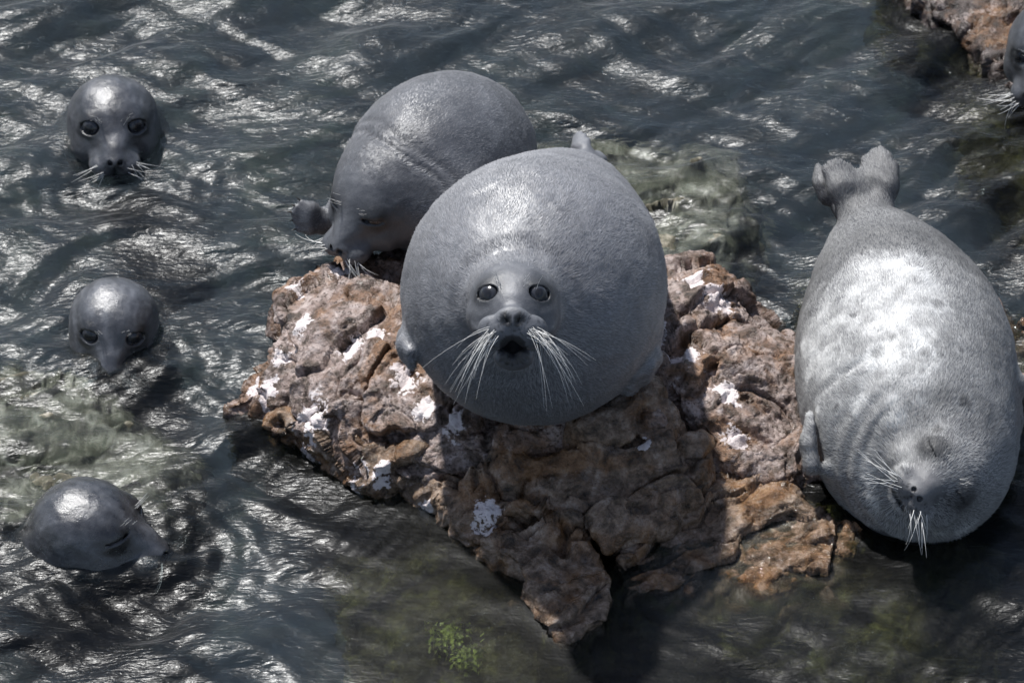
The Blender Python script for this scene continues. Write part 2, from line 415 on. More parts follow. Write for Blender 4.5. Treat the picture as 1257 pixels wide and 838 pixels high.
GUANO = [(372, 405, 26), (362, 352, 20), (432, 418, 24), (462, 405, 22), (497, 458, 28), (385, 512, 34), (345, 440, 18), (420, 330, 18), (440, 575, 18), (470, 590, 16),
         (598, 632, 26), (520, 625, 16), (893, 482, 22), (905, 532, 18), (840, 440, 26), (800, 410, 26), (880, 370, 26), (790, 548, 14), (560, 520, 20), (520, 500, 22), (700, 205, 40), (797, 198, 16), (330, 480, 22), (310, 460, 16), (850, 350, 30)]
ROT = np.array([[.86, .5, 0], [-.43, .74, .52], [.26, -.45, .86]])
def boulder(poly, label, top=None, mat=None, h=.004, slope=.28, seed=0, amp=1.0, bot=-.2, group=None, drop=0.0, round_=.022, guano=1.0, name='boulder', mid=1.0):
    mat = mat or M_ROCK
    pw = np.array([at(px, py, z)[:2] for px, py, z in poly]) if len(poly[0]) == 3 else np.array(poly)
    topf = top or (lambda x, y: rock_top(x, y) - drop)
    def f(p):
        wob = (np.sin(p[:, 0] * 31 + seed + 2.2 * np.sin(p[:, 1] * 17 + seed)) + np.sin(p[:, 1] * 37 + 2 * seed + 2.0 * np.sin(p[:, 2] * 23 + p[:, 0] * 19)) + np.sin(p[:, 2] * 41 + p[:, 0] * 13)) * .0065
        zt = topf(p[:, 0], p[:, 1])
        d2 = poly_sd(p[:, 0], p[:, 1], pw) - slope * np.clip(zt - p[:, 2], 0, .5) + wob
        d = smax(d2, (p[:, 2] - zt) * .9 + wob * .6, round_)
        return np.maximum(d, bot - p[:, 2])
    lo = np.array([*(pw.min(0) - .2), bot - .02]); hi = np.array([*(pw.max(0) + .2), .36])
    v, q = mesh_sdf(f, lo, hi, h, lip=2.2)
    n = vnormals(v, q)
    w = v @ ROT.T + .03 * np.stack([fbm(v * 9, 2, 60 + k) for k in range(3)], 1)
    d = np.zeros(len(v))
    gate = sstep(-.25, .35, fbm(w * 5, 2, 40))
    for sc, a, jump, gr, s in (((.32, .16, .085), .042, .75, .5, 1), ((.12, .055, .03), .015, .55, .25, 2), ((.04, .022, .012), .005, .45, .0, 3)):
        f1, f2, off, idv = voronoi(w / np.array(sc), 100 * s + seed)
        pl = ((idv[:, :3] - .5) * off).sum(1) * 1.9 + (idv[:, 3] - .5) * jump
        d += (a * pl - a * gr * sstep(.07, 0, f2 - f1) * gate) * (1 if s == 1 else mid)
    d += .0022 * fbm(w * 60, 3, 8) + .014 * (.35 - np.abs(fbm(w * np.array([6, 7, 14]), 4, 12)))
    v2 = v + n * (d * amp)[:, None]
    gu = np.zeros(len(v))
    for px, py, r in GUANO:
        # patch centre on the top surface
        g = at(px, py, .1)
        for _ in range(6): g = at(px, py, max(-.05, float(topf(np.array([g[0]]), np.array([g[1]]))[0])))
        gu = np.maximum(gu, .82 * np.exp(-((v2[:, 0] - g[0]) ** 2 + ((v2[:, 1] - g[1]) * .8) ** 2) / (r / 524 * .85) ** 2))
    gu = gu * guano + .13 * sstep(.0, .8, fbm(v2 * 3, 2, 3)) * guano
    o = make(name, v2, q, mat, attrs={'guano': gu * sstep(0, .5, n[:, 2] + .3)}, props={'label': label, 'category': 'rock'})
    if group: o['group'] = group
    return o
def flat_top(z, tilt=(0, 0), c=(0, 0)):
    return lambda x, y: z + tilt[0] * (x - c[0]) + tilt[1] * (y - c[1])

def build_rocks():
    # main mass on the left, under both seals
    boulder([(286, 478, .07), (318, 440, .1), (352, 395, .13), (345, 345, .13), (400, 312, .16), (500, 250, .15), (560, 200, .1), (640, 200, .06), (720, 250, .06),
             (800, 400, .12), (815, 470, .13), (810, 520, .13), (700, 545, .13), (560, 560, .12), (500, 580, .07), (430, 556, .06), (350, 520, .035), (305, 496, .04)],
            'large brown and pink outcrop splashed white, carrying the round grey seal', seed=1, slope=.05, mid=.75)
    boulder([(330, 512, .02), (420, 545, .05), (520, 568, .06), (580, 590, .06), (640, 640, .05), (600, 660, .015), (560, 640, .01), (480, 600, .01), (400, 565, .01), (345, 535, .005)],
            'low rusty ledge with white stains along the shaded dark water', mat=M_BROWN, seed=2, slope=.1, drop=.015)
    boulder([(808, 300, .1), (880, 325, .1), (935, 372, .06), (1000, 430, .05), (1010, 580, .01), (960, 590, .02), (895, 560, .08), (838, 500, .13), (806, 445, .14), (795, 380, .14)],
            'pinkish rough rock between the round grey seal and the upturned seal', seed=3, slope=.2, mid=.7)
    boulder([(700, 480, .15), (800, 478, .14), (834, 520, .13), (825, 545, .12), (740, 552, .12), (690, 540, .13)],
            'smooth brown block wedged beneath the chest of the round grey seal', mat=M_BROWN, seed=4, slope=.12, drop=-.012, amp=.7, mid=.35)
    boulder([(552, 575, .11), (690, 552, .12), (800, 545, .12), (872, 550, .10), (884, 590, .05), (860, 612, .04), (790, 660, .02), (742, 684, .012), (715, 645, .05), (640, 628, .07), (570, 612, .09)],
            'rounded brown block with pale top edge in front of the outcrop', mat=M_BROWN, seed=5, slope=.12, drop=-.012, amp=.9, mid=.5)
    boulder([(520, 592, .06), (580, 612, .08), (640, 632, .07), (706, 648, .05), (738, 690, .012), (748, 770, .0), (700, 800, -.01), (672, 776, .0), (640, 715, .02), (585, 660, .025)],
            'lowest brown block of the outcrop, running down into the dark water', mat=M_BROWN, seed=6, slope=.12, drop=.0, amp=.9, mid=.55)
    c = at(900, 670, 0)
    boulder([(880, 590, 0), (960, 600, 0), (1060, 650, 0), (1040, 740, 0), (900, 770, 0), (770, 735, 0), (750, 690, 0), (840, 625, 0)],
            'olive brown slab lying just below the water beside the lowest block', top=flat_top(.012, (-.05, .16), c), mat=M_BROWN, seed=7, slope=.5, amp=.8, guano=0)
    c = at(1100, 760, -.1)
    boulder([(960, 680, -.1), (1080, 640, -.1), (1190, 700, -.1), (1200, 800, -.1), (1060, 860, -.1), (960, 800, -.1)],
            'mossy sunken rock in the dark pool in front of the upturned seal', top=flat_top(-.09, (.02, .12), c), h=.007, seed=8, slope=.5, guano=0)
    c = at(90, 545, -.05)
    boulder([(-70, 500, -.05), (20, 470, -.05), (120, 500, -.05), (205, 560, -.05), (190, 620, -.05), (60, 640, -.05), (-80, 620, -.05)],
            'pale sunken rock showing through the ripples behind the diving seal', top=flat_top(-.02, (-.05, .05), c), mat=M_PALE, h=.007, amp=.8, seed=9, slope=.5, guano=.5)
    c = at(560, 800, -.12)
    boulder([(440, 700, -.12), (560, 690, -.12), (680, 800, -.12), (640, 880, -.12), (500, 880, -.12), (430, 800, -.12)],
            'dark green sunken rock with bright algae beneath the lowest block', top=flat_top(-.13, (.05, .1), c), h=.007, seed=10, slope=.5, guano=0)
    c = at(760, 260, -.03)
    boulder([(660, 190, -.04), (760, 170, -.04), (860, 190, -.04), (900, 260, -.04), (880, 320, -.03), (800, 330, -.0), (700, 300, 0)],
            'pale sunken rock under the hind flippers of the round grey seal', top=flat_top(-.025, (-.02, -.08), c), mat=M_PALE, h=.007, amp=.75, seed=11, slope=.5, guano=1)
    c = at(1120, 450, -.05)
    boulder([(1000, 330, -.02), (1100, 310, -.02), (1230, 380, .0), (1320, 400, .04), (1340, 520, 0), (1200, 590, -.1), (1040, 590, -.06), (985, 480, 0)],
            'mostly sunken rock that the upturned seal lies across', top=flat_top(-.05, (.22, .06), c), h=.007, seed=12, slope=.4, guano=.3)
    c = at(1230, 10, .05)
    boulder([(1090, -20, .0), (1130, 20, .0), (1190, 45, .03), (1235, 90, .02), (1300, 140, .05), (1500, 150, .1), (1500, -160, .3), (1150, -150, .2)],
            'dark brown mossy shore rock under the seal at the far edge', top=flat_top(.05, (.12, .10), c), mat=M_DARK, h=.006, seed=13, slope=.2, guano=0)
    c = at(1330, 200, -.1)
    boulder([(1190, 120, -.1), (1260, 130, -.1), (1460, 150, -.1), (1460, 300, -.1), (1250, 280, -.1), (1200, 210, -.1)],
            'dark sunken rock below the mossy shore rock', top=flat_top(-.1, (.1, .1), c), mat=M_DARK, h=.007, seed=14, slope=.4, guano=0)
build_rocks()

# ------------------------------------------------------------------ seals
def catmull(nodes, n):
    P = np.array(nodes, float); P = np.concatenate([2 * P[:1] - P[1:2], P, 2 * P[-1:] - P[-2:-1]])
    P[:, 3] = np.maximum(P[:, 3], .004)
    out = []
    m = len(nodes) - 1
    for t in np.linspace(0, m, n):
        i = min(int(t), m - 1); u = t - i; a, b, c, d = P[i], P[i + 1], P[i + 2], P[i + 3]
        out.append(.5 * (2 * b + (c - a) * u + (2 * a - 5 * b + 4 * c - d) * u * u + (3 * b - a - 3 * c + d) * u ** 3))
    return np.array(out)
def ell(p, c, r):
    q = (p - c) / r; k0 = np.sqrt((q * q).sum(1)); k1 = np.sqrt(((q / r) ** 2).sum(1)) + 1e-9
    return k0 * (k0 - 1) / k1
def capsule(p, a, b, ra, rb):
    a = np.asarray(a, float); b = np.asarray(b, float); e = b - a; t = np.clip(((p - a) @ e) / (e @ e + 1e-12), 0, 1)
    return np.sqrt(((p - a - t[:, None] * e) ** 2).sum(1)) - (ra + (rb - ra) * t)

class Seal:
    def __init__(s, head, fwd, up, spine, hs=1.0, mouth=0.0, eyes=(1, 1), folds=(), hk=.05, neck=.06, extra=None, nos=.72, furface=.135):
        s.nos = nos; s.furface = furface
        s.O = np.asarray(head, float); s.f = unit(fwd); s.u = unit(np.asarray(up) - s.f * (np.asarray(up) @ s.f)); s.r = np.cross(s.f, s.u)
        s.M = np.stack([s.r, s.f, s.u]); s.hs = hs; s.mouth = mouth; s.eyes = eyes; s.folds = folds; s.hk = hk; s.extra = extra
        s.sp = catmull(spine, 44) if spine is not None else None
        s.flips = []; s.eyepos = []
        for sg, op in zip((-1, 1), eyes):
            e = unit([sg * .42, .88, .20])
            o = np.array([sg * .033, .03, .014]); t = .14
            for _ in range(60):
                d = s.head_base((o + e * t)[None])[0]
                t -= d * .6
                if abs(d) < 1e-4: break
            s.eyepos.append((o + e * (t - .0245), e))
    def loc(s, p): return ((p - s.O) @ s.M.T) / s.hs
    def wld(s, q): return s.O + (np.asarray(q) * s.hs) @ s.M
    def head_base(s, q):
        a = q.copy(); a[:, 0] = np.abs(a[:, 0])
        d = ell(a, (0, -.005, .0), (.098, .105, .088))
        d = smin(d, ell(a, (0, .062, -.016), (.044, .085, .044)), .030)
        d = smin(d, ell(a, (.050, .035, -.042), (.050, .060, .045)), .028)
        jaw = s.mouth
        d = smin(d, ell(a, (0, .075 - .01 * jaw, -.068 - .03 * jaw), (.038, .058, .026)), .02)
        d = smin(d, ell(a, (.026, .122, -.044), (.034, .036, .027)), .018)
        d = smin(d, ell(a, (0, .138, -.024), (.025, .024, .018)), .012)
        return d
    def head(s, q):
        d = s.head_base(q)
        a = q.copy(); a[:, 0] = np.abs(a[:, 0])
        if s.mouth > 0:
            d = smax(d, -ell(a, (0, .125, -.084), (.026, .06, .006 + .024 * s.mouth)), .008)
        else:
            d = smax(d, -ell(a, (0, .12, -.071), (.042, .05, .0035)), .005)
        d = smax(d, -ell(a, (0, .157, -.050), (.0022, .02, .018)), .005)                # groove under the nose
        d = smax(d, -ell(a, (.0115, .158, -.022), (.0078 * s.nos, .014, .0085 * s.nos)), .0035)         # nostrils
        for (E, e), op in zip(s.eyepos, s.eyes):
            v = q - E; m = (v * v).sum(1) < .056 ** 2
            if not m.any(): continue
            v = v[m]; al = v @ e; sph = np.sqrt((v * v).sum(1))
            up = unit(np.array([0, 0, 1.]) - e * e[2]); lat = np.cross(e, up); x = v @ lat; y = v @ up - .0015
            tilt = .12 * np.sign(E[0]); y = y + tilt * x
            hh = .0014 + .0152 * op
            opn = (np.sqrt((x / .0250) ** 2 + (y / hh) ** 2) - 1) * min(hh, .012)
            opn = np.where(al > 0, opn, .02)
            dm = smin(d[m], sph - .0292, .016)
            d[m] = smax(dm, -np.maximum(np.maximum(.0268 - sph, sph - .05), opn), .0022)
        d = smax(d, -ell(a, (.094, -.012, -.004), (.009, .006, .006)), .006)           # ear hole
        return d
    def body(s, p, ret=False):
        best = np.full(len(p), 9.); idx = np.zeros(len(p), int)
        cen = .5 * (p.min(0) + p.max(0)); rad = .5 * np.linalg.norm(p.max(0) - p.min(0))
        dc = np.linalg.norm(s.sp[:, :3] - cen, axis=1) - s.sp[:, 3]; lim = dc.min() + 2 * rad
        for i, (x, y, z, r) in enumerate(s.sp):
            if dc[i] > lim: continue
            d = np.sqrt((p[:, 0] - x) ** 2 + (p[:, 1] - y) ** 2 + (p[:, 2] - z) ** 2) - r
            if ret:
                m = d < best; idx[m] = i
            best = np.minimum(best, d)
        return (best, idx) if ret else best
    def flipper(s, base, mid, tip, spread, nrm, w=.05, th=.012, digits=5, up=0.0, rb=None):
        """paw of five digits joined by web; spread = direction across the digits"""
        base, mid, tip = (np.asarray(x, float) for x in (base, mid, tip)); sp = unit(spread); nn = unit(nrm)
        segs = [(base, mid, rb or w * .75, w * .42)]
        for k in range(digits):
            t = (k / (digits - 1) - .5) * 2
            ln = 1 - .22 * abs(t) ** 1.5 - .06 * t
            e = mid + (tip - mid) * ln + sp * t * w * 1.05 + nn * up * t * t
            m0 = mid + sp * t * w * .5
            mm = .5 * (m0 + e) + nn * .006
            segs.append((m0, mm, th * 1.15, th)); segs.append((mm, e, th, th * .55))
        s.flips.append((segs, th))
        return [sg[1] for sg in segs[2::2]]
    def sdf(s, p):
        d = s.body(p)
        for c, r in (s.extra or []): d = smin(d, np.sqrt(((p - c) ** 2).sum(1)) - r, .06)
        for segs, th in s.flips:
            c = np.mean([x[1] for x in segs], 0); ext = max(np.linalg.norm(x[k] - c) for x in segs for k in (0, 1)) + .12
            m = ((p - c) ** 2).sum(1) < ext * ext
            if not m.any(): continue
            pp = p[m]; df = np.full(len(pp), 9.)
            for i, (a, b, ra, rb) in enumerate(segs):
                df = smin(df, capsule(pp, a, b, ra, rb), th * 1.3 if i else .02)
            d[m] = smin(d[m], df, .025)
        m = ((p - s.O) ** 2).sum(1) < (.33 * s.hs) ** 2
        if m.any():
            q = s.loc(p[m]); dh = s.head(q) * s.hs
            k = s.hk * sstep(.10, -.05, q[:, 1])+.012
            d[m] = smin(d[m], dh, k)
        return d
    def build(s, label, mat, tone, h=.004, zmin=-.14, wet=.0, furmat=None, nfur=0, furlen=.010, whisk=dict(), group=None, tonefn=None, fold_fn=None, fur_mask=None):
        root = thing('seal', label, 'seal', group)
        pts = [s.sp[:, :3] - s.sp[:, 3:] - .03, s.O[None] - .22 * s.hs]; pts2 = [s.sp[:, :3] + s.sp[:, 3:] + .03, s.O[None] + .22 * s.hs]
        for segs, th in s.flips:
            for a, b, *_ in segs: pts += [b[None] - .06]; pts2 += [b[None] + .06]
        lo = np.min([x.min(0) for x in pts], 0); hi = np.max([x.max(0) for x in pts2], 0); lo[2] = max(lo[2], zmin)
        F = lambda p: np.maximum(s.sdf(p), zmin + .012 - p[:, 2])
        v, q = mesh_sdf(F, lo, hi, h); v = project(F, v)
        n = vnormals(v, q)
        _, idx = s.body(v, True); ql = s.loc(v)
        disp = .0016 * fbm(v * 22, 3, 4)
        if fold_fn: disp = disp + fold_fn(s, v, ql, idx, n)
        v = v + n * disp[:, None]; n = vnormals(v, q)
        t = np.full(len(v), float(tone)) + .07 * fbm(v * 7, 4, 21)
        hd = np.sqrt((ql ** 2).sum(1))
        face = sstep(.2, .13, hd) * sstep(-.02, .05, ql[:, 1])
        a = ql.copy(); a[:, 0] = np.abs(a[:, 0])
        # nose pad, nostrils, mouth, eyelids: skin of their own colour
        t = np.where(np.sqrt(((a - (.0115, .156, -.022)) ** 2).sum(1)) < .0118 * s.nos, .02, t)
        mo = ell(a, (0, .125, -.082), (.031, .07, .010 + .026 * s.mouth)) if s.mouth > 0 else ell(a, (0, .12, -.071), (.046, .056, .006))
        t = np.where(mo < 0, t * .12, t)
        pad = ell(a, (.026, .13, -.045), (.03, .035, .026)); dots = voronoi(ql / .0075, 3)[0]
        t = np.where((pad < .003) & (dots < .3), t * .5, t)
        for (E, e), op in zip(s.eyepos, s.eyes):
            de = np.sqrt(((ql - E) ** 2).sum(1)); t = t * (1 - .75 * sstep(.042, .0295, de)) * (1 - .35 * sstep(.062, .030, de))
        if mat is M_WET: t = t + .12 * fbm(ql * np.array([55, 14, 40]), 3, 17) + .07 * fbm(v * 60, 2, 18)
        if tonefn: t = tonefn(s, v, ql, t, n)
        wv = np.full(len(v), wet) + (1 - wet) * sstep(.05, .0, v[:, 2]) * .9
        make('body', v, q, mat, root, {'tone': np.clip(t, 0, 1), 'wet': wv})
        # eyes
        for (E, e), op in zip(s.eyepos, s.eyes):
            ev, ef = uvsphere(.0278, 32, 20); al = ev @ e / .0278
            make('eye', s.wld(ev + E), ef, M_EYE, root, {'iris': np.clip(np.arccos(np.clip(al, -1, 1)) / .95, 0, 1)})
        # whiskers
        wk = dict(n=13, length=.085, droop=.5, out=.8, thick=.0009); wk.update(whisk)
        rg = np.random.default_rng(int(abs(s.O[0]) * 1000) + 5)
        sv, sf = [], []
        for sg in (-1, 1):
            for i in range(wk['n']):
                b = np.array([sg * rg.uniform(.024, .056), 0, rg.uniform(-.060, -.03)]); b[1] = .17
                for _ in range(30): b[1] -= s.head_base(b[None])[0] * .6
                d0 = unit([sg * wk['out'] * rg.uniform(.25, 1.6), rg.uniform(.2, .8), -wk['droop'] * rg.uniform(.1, 1.5)])
                ln = wk['length'] * rg.uniform(.55, 1.25); bend = np.array([sg * rg.uniform(-.35, .1), -.55, -.45 * wk['droop']])
                path = [b + d0 * ln * t + bend * ln * t * t * .6 for t in np.linspace(0, 1, 7)]
                tube(sv, sf, s.wld(np.array(path)), np.linspace(wk['thick'], wk['thick'] * .25, 7))
            for i in range(5):                                                              # brow bristles
                b = np.array([sg * .03 + rg.normal(0, .007), .2, .045 + rg.normal(0, .004)])
                for _ in range(30): b[1] -= s.head_base(b[None])[0] * .6
                ln = rg.uniform(.02, .045); path = [b + np.array([sg * rg.uniform(0, .4), .5, .7]) * ln * t for t in np.linspace(0, 1, 4)]
                tube(sv, sf, s.wld(np.array(path)), np.linspace(.0006, .0002, 4))
        make('whiskers', np.array(sv), np.array(sf), M_WHISK, root, props={'kind': 'stuff'})
        if nfur:
            s.fur(root, v, q, n, ql, idx, np.clip(t, 0, 1), nfur, furlen, furmat, fur_mask)
        return root
    def fur(s, root, v, q, n, ql, idx, t, N, ln, mat, fur_mask):
        rg = np.random.default_rng(3)
        ar = np.linalg.norm(np.cross(v[q[:, 2]] - v[q[:, 0]], v[q[:, 3]] - v[q[:, 1]]), axis=1)
        c = v[q].mean(1); qc = ql[q].mean(1); hd = np.sqrt((qc ** 2).sum(1))
        face = sstep(s.furface, s.furface - .023, np.hypot(qc[:, 0], qc[:, 2] + .02)) * sstep(-.01, .04, qc[:, 1])
        wgt = ar * (1 - face) * (c[:, 2] > .01)
        if fur_mask is not None: wgt = wgt * fur_mask(s, c, qc)
        fi = rg.choice(len(q), N, p=wgt / wgt.sum())
        w = rg.dirichlet((1, 1, 1, 1), N)
        P = (v[q[fi]] * w[:, :, None]).sum(1); Nn = n[q[fi, 0]]
        tang = np.gradient(s.sp[:, :3], axis=0); tang = -tang / np.linalg.norm(tang, axis=1, keepdims=True)   # towards the tail
        T = tang[idx[q[fi, 0]]]
        nose = s.wld([0, .15, -.03]); rad = P - nose; rd = np.linalg.norm(rad, axis=1, keepdims=True)
        kk = sstep(.45, .16, rd[:, 0])[:, None]
        T = T * (1 - kk) + rad / rd * kk
        jit = np.stack([fbm(P * 14, 2, 70 + k) for k in range(3)], 1) * .45 + rg.normal(0, .16, (N, 3))
        T = T + jit; T = T - Nn * (T * Nn).sum(1, keepdims=True); T /= np.linalg.norm(T, axis=1, keepdims=True) + 1e-9
        S = np.cross(Nn, T)
        Ls = ln * rg.uniform(.55, 1.3, N); lift = rg.uniform(.05, .28, N) + .12 * np.clip(fbm(P * 25, 2, 15), -1, 1)
        # the dry ruff round the face stands off more
        ruff = np.exp(-((np.sqrt((s.loc(P) ** 2).sum(1)) - .145) / .02) ** 2)
        lift = lift + .35 * ruff; Ls = Ls * (1 + .5 * ruff)
        wd = rg.uniform(.0004, .0008, N)
        a = P - S * wd[:, None]; b = P + S * wd[:, None]; tip = P + T * Ls[:, None] + Nn * (Ls * lift)[:, None]
        mid = .5 * (P + tip) + Nn * (Ls * .05)[:, None]
        V = np.stack([a, b, mid + S * wd[:, None] * .7, tip, mid - S * wd[:, None] * .7], 1).reshape(-1, 3)
        i0 = np.arange(N)[:, None] * 5
        F = np.concatenate([i0 + np.array([0, 1, 2]), i0 + np.array([0, 2, 4]), i0 + np.array([4, 2, 3])])
        tt = np.clip(t[q[fi, 0]] * rg.uniform(.6, 1.35, N) + .38 * ruff * sstep(-.1, .4, fbm(P * 18, 2, 44)) * (s.loc(P)[:, 1] > -.03), 0, 1)
        make('fur', V, F, mat, root, {'tone': np.repeat(tt, 5)}, smooth=False, props={'kind': 'stuff'})

def uvsphere(r, m, n):
    v = [(0, 0, r)]
    for i in range(1, n):
        for j in range(m):
            t, p = math.pi * i / n, 2 * math.pi * j / m; v.append((r * math.sin(t) * math.cos(p), r * math.sin(t) * math.sin(p), r * math.cos(t)))
    v.append((0, 0, -r)); f = []
    for j in range(m): f.append((0, 1 + j, 1 + (j + 1) % m)); f.append((len(v) - 1, 1 + (n - 2) * m + (j + 1) % m, 1 + (n - 2) * m + j))
    for i in range(n - 2):
        for j in range(m):
            a, b = 1 + i * m + j, 1 + i * m + (j + 1) % m; f += [(a, a + m, b + m), (a, b + m, b)]
    return np.array(v), np.array(f)
def tube(sv, sf, path, rad, m=4):
    b0 = len(sv); t = np.gradient(path, axis=0)
    for p, tt, r in zip(path, t, rad):
        tt = unit(tt); s = unit(np.cross(tt, (0.3, .2, .93))); u = np.cross(tt, s)
        for j in range(m): a = 2 * math.pi * j / m; sv.append(p + (s * math.cos(a) + u * math.sin(a)) * r)
    for i in range(len(path) - 1):
        for j in range(m):
            a, b = b0 + i * m + j, b0 + i * m + (j + 1) % m; sf.append((a, b, b + m, a + m))
def claws(root, tips, dirs, ln=.018, r=.003):
    for p, d in zip(tips, dirs):
        sv, sf = [], []
        path = np.array([p - d * .006, p + d * ln * .4 + np.array([0, 0, .002]), p + d * ln])
        tube(sv, sf, path, [r, r * .75, r * .1], 6)
        make('claw', np.array(sv), np.array(sf), M_CLAW, root)

# --- the round seal facing the camera on top of the outcrop
def build_front():
    sp = [(*W(712, 208, -.27), .045), (*W(703, 238, -.13), .10), (*W(688, 283, .07), .19), (*W(670, 328, .29), .262), (*W(657, 354, .49), .290),
          (*W(650, 364, .60), .274), (*W(640, 372, .72), .195), (*W(634, 374, .82), .12)]
    s = Seal(W(631, 370, .94), cdir(-.02, -.12, 1), CU, sp, hs=1.0, mouth=1.0, hk=.045, nos=1.0)
    s.flipper(W(708, 210, -.28), W(716, 196, -.31), W(713, 164, -.36), CR * .7 + CD * .7, CD - CR, w=.022, th=.010, rb=.034)
    s.flipper(W(716, 212, -.28), W(728, 202, -.30), W(732, 188, -.36), CR * .7 - CD * .7, CD + CR, w=.022, th=.010, rb=.034)
    s.flipper(W(530, 395, .52), W(500, 415, .56), W(505, 448, .62), CD + CU * .3, -CR, w=.045, th=.013, rb=.06)
    s.flipper(W(785, 420, .50), W(800, 440, .52), W(770, 480, .56), CD + CU * .3, CR, w=.045, th=.013, rb=.06)
    def fold(s, v, ql, idx, n):
        hd = np.sqrt((ql * ql).sum(1))
        ring = np.exp(-((hd - .148) / .013) ** 2) - .8 * np.exp(-((hd - .122) / .012) ** 2)
        return .013 * ring * sstep(-.06, .03, ql[:, 1])
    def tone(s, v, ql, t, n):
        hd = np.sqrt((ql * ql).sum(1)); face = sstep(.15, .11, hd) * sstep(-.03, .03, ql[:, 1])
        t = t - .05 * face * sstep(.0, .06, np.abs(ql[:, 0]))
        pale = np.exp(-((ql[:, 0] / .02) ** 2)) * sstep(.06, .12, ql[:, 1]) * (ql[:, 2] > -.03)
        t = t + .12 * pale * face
        return t - .20 * sstep(.32, .16, v[:, 2]) * sstep(.1, -.3, n[:, 2])          # underside shade of throat and chest put into the pelt tone
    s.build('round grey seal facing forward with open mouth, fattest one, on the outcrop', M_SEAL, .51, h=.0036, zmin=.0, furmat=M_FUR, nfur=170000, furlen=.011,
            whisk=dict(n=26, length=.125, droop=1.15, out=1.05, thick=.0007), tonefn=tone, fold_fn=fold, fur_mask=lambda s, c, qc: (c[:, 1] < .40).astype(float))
build_front()

# --- the seal behind it, chin on the rock
def build_back():
    sp = [(*W(600, 168, -.85), .04), (*W(585, 172, -.66), .11), (*W(565, 186, -.42), .185), (*W(548, 194, -.22), .206), (*W(520, 206, -.08), .186), (*W(495, 222, .0), .15), (*W(476, 234, .03), .118)]
    s = Seal(W(463, 240, .055), cdir(-.62, -.72, .42), cdir(-.22, .55, .85), sp, hs=1.06, mouth=0, eyes=(.3, .12), hk=.045,
             extra=[(W(440, 262, -.1), .07), (W(545, 260, .02), .11)])
    tips = s.flipper(W(425, 262, -.1), W(395, 272, -.08), W(360, 262, -.04), CU * .8 + CD * .2, CD, w=.032, th=.012, rb=.05)
    def fold(s, v, ql, idx, n):
        b = ql[:, 1]; d = 0
        for b0, wd, a in ((-.075, .012, .006), (-.105, .014, .005)):
            d = d - a * np.exp(-((b - b0 - .02 * vnoise(v * 9, 5)) / wd) ** 2) * sstep(-.02, .05, ql[:, 2] + np.abs(ql[:, 0]) * .5)
        return d
    root = s.build('grey seal resting its chin on the rock, flipper spread beside it, eyes squinting', M_SEAL, .38, h=.004, zmin=-.1, wet=.25, furmat=M_FUR, nfur=45000, furlen=.007,
            whisk=dict(n=12, length=.085, droop=.5, out=.9), fold_fn=fold)
    claws(root, tips, [unit(t - W(395, 272, -.08)) for t in tips])
build_back()

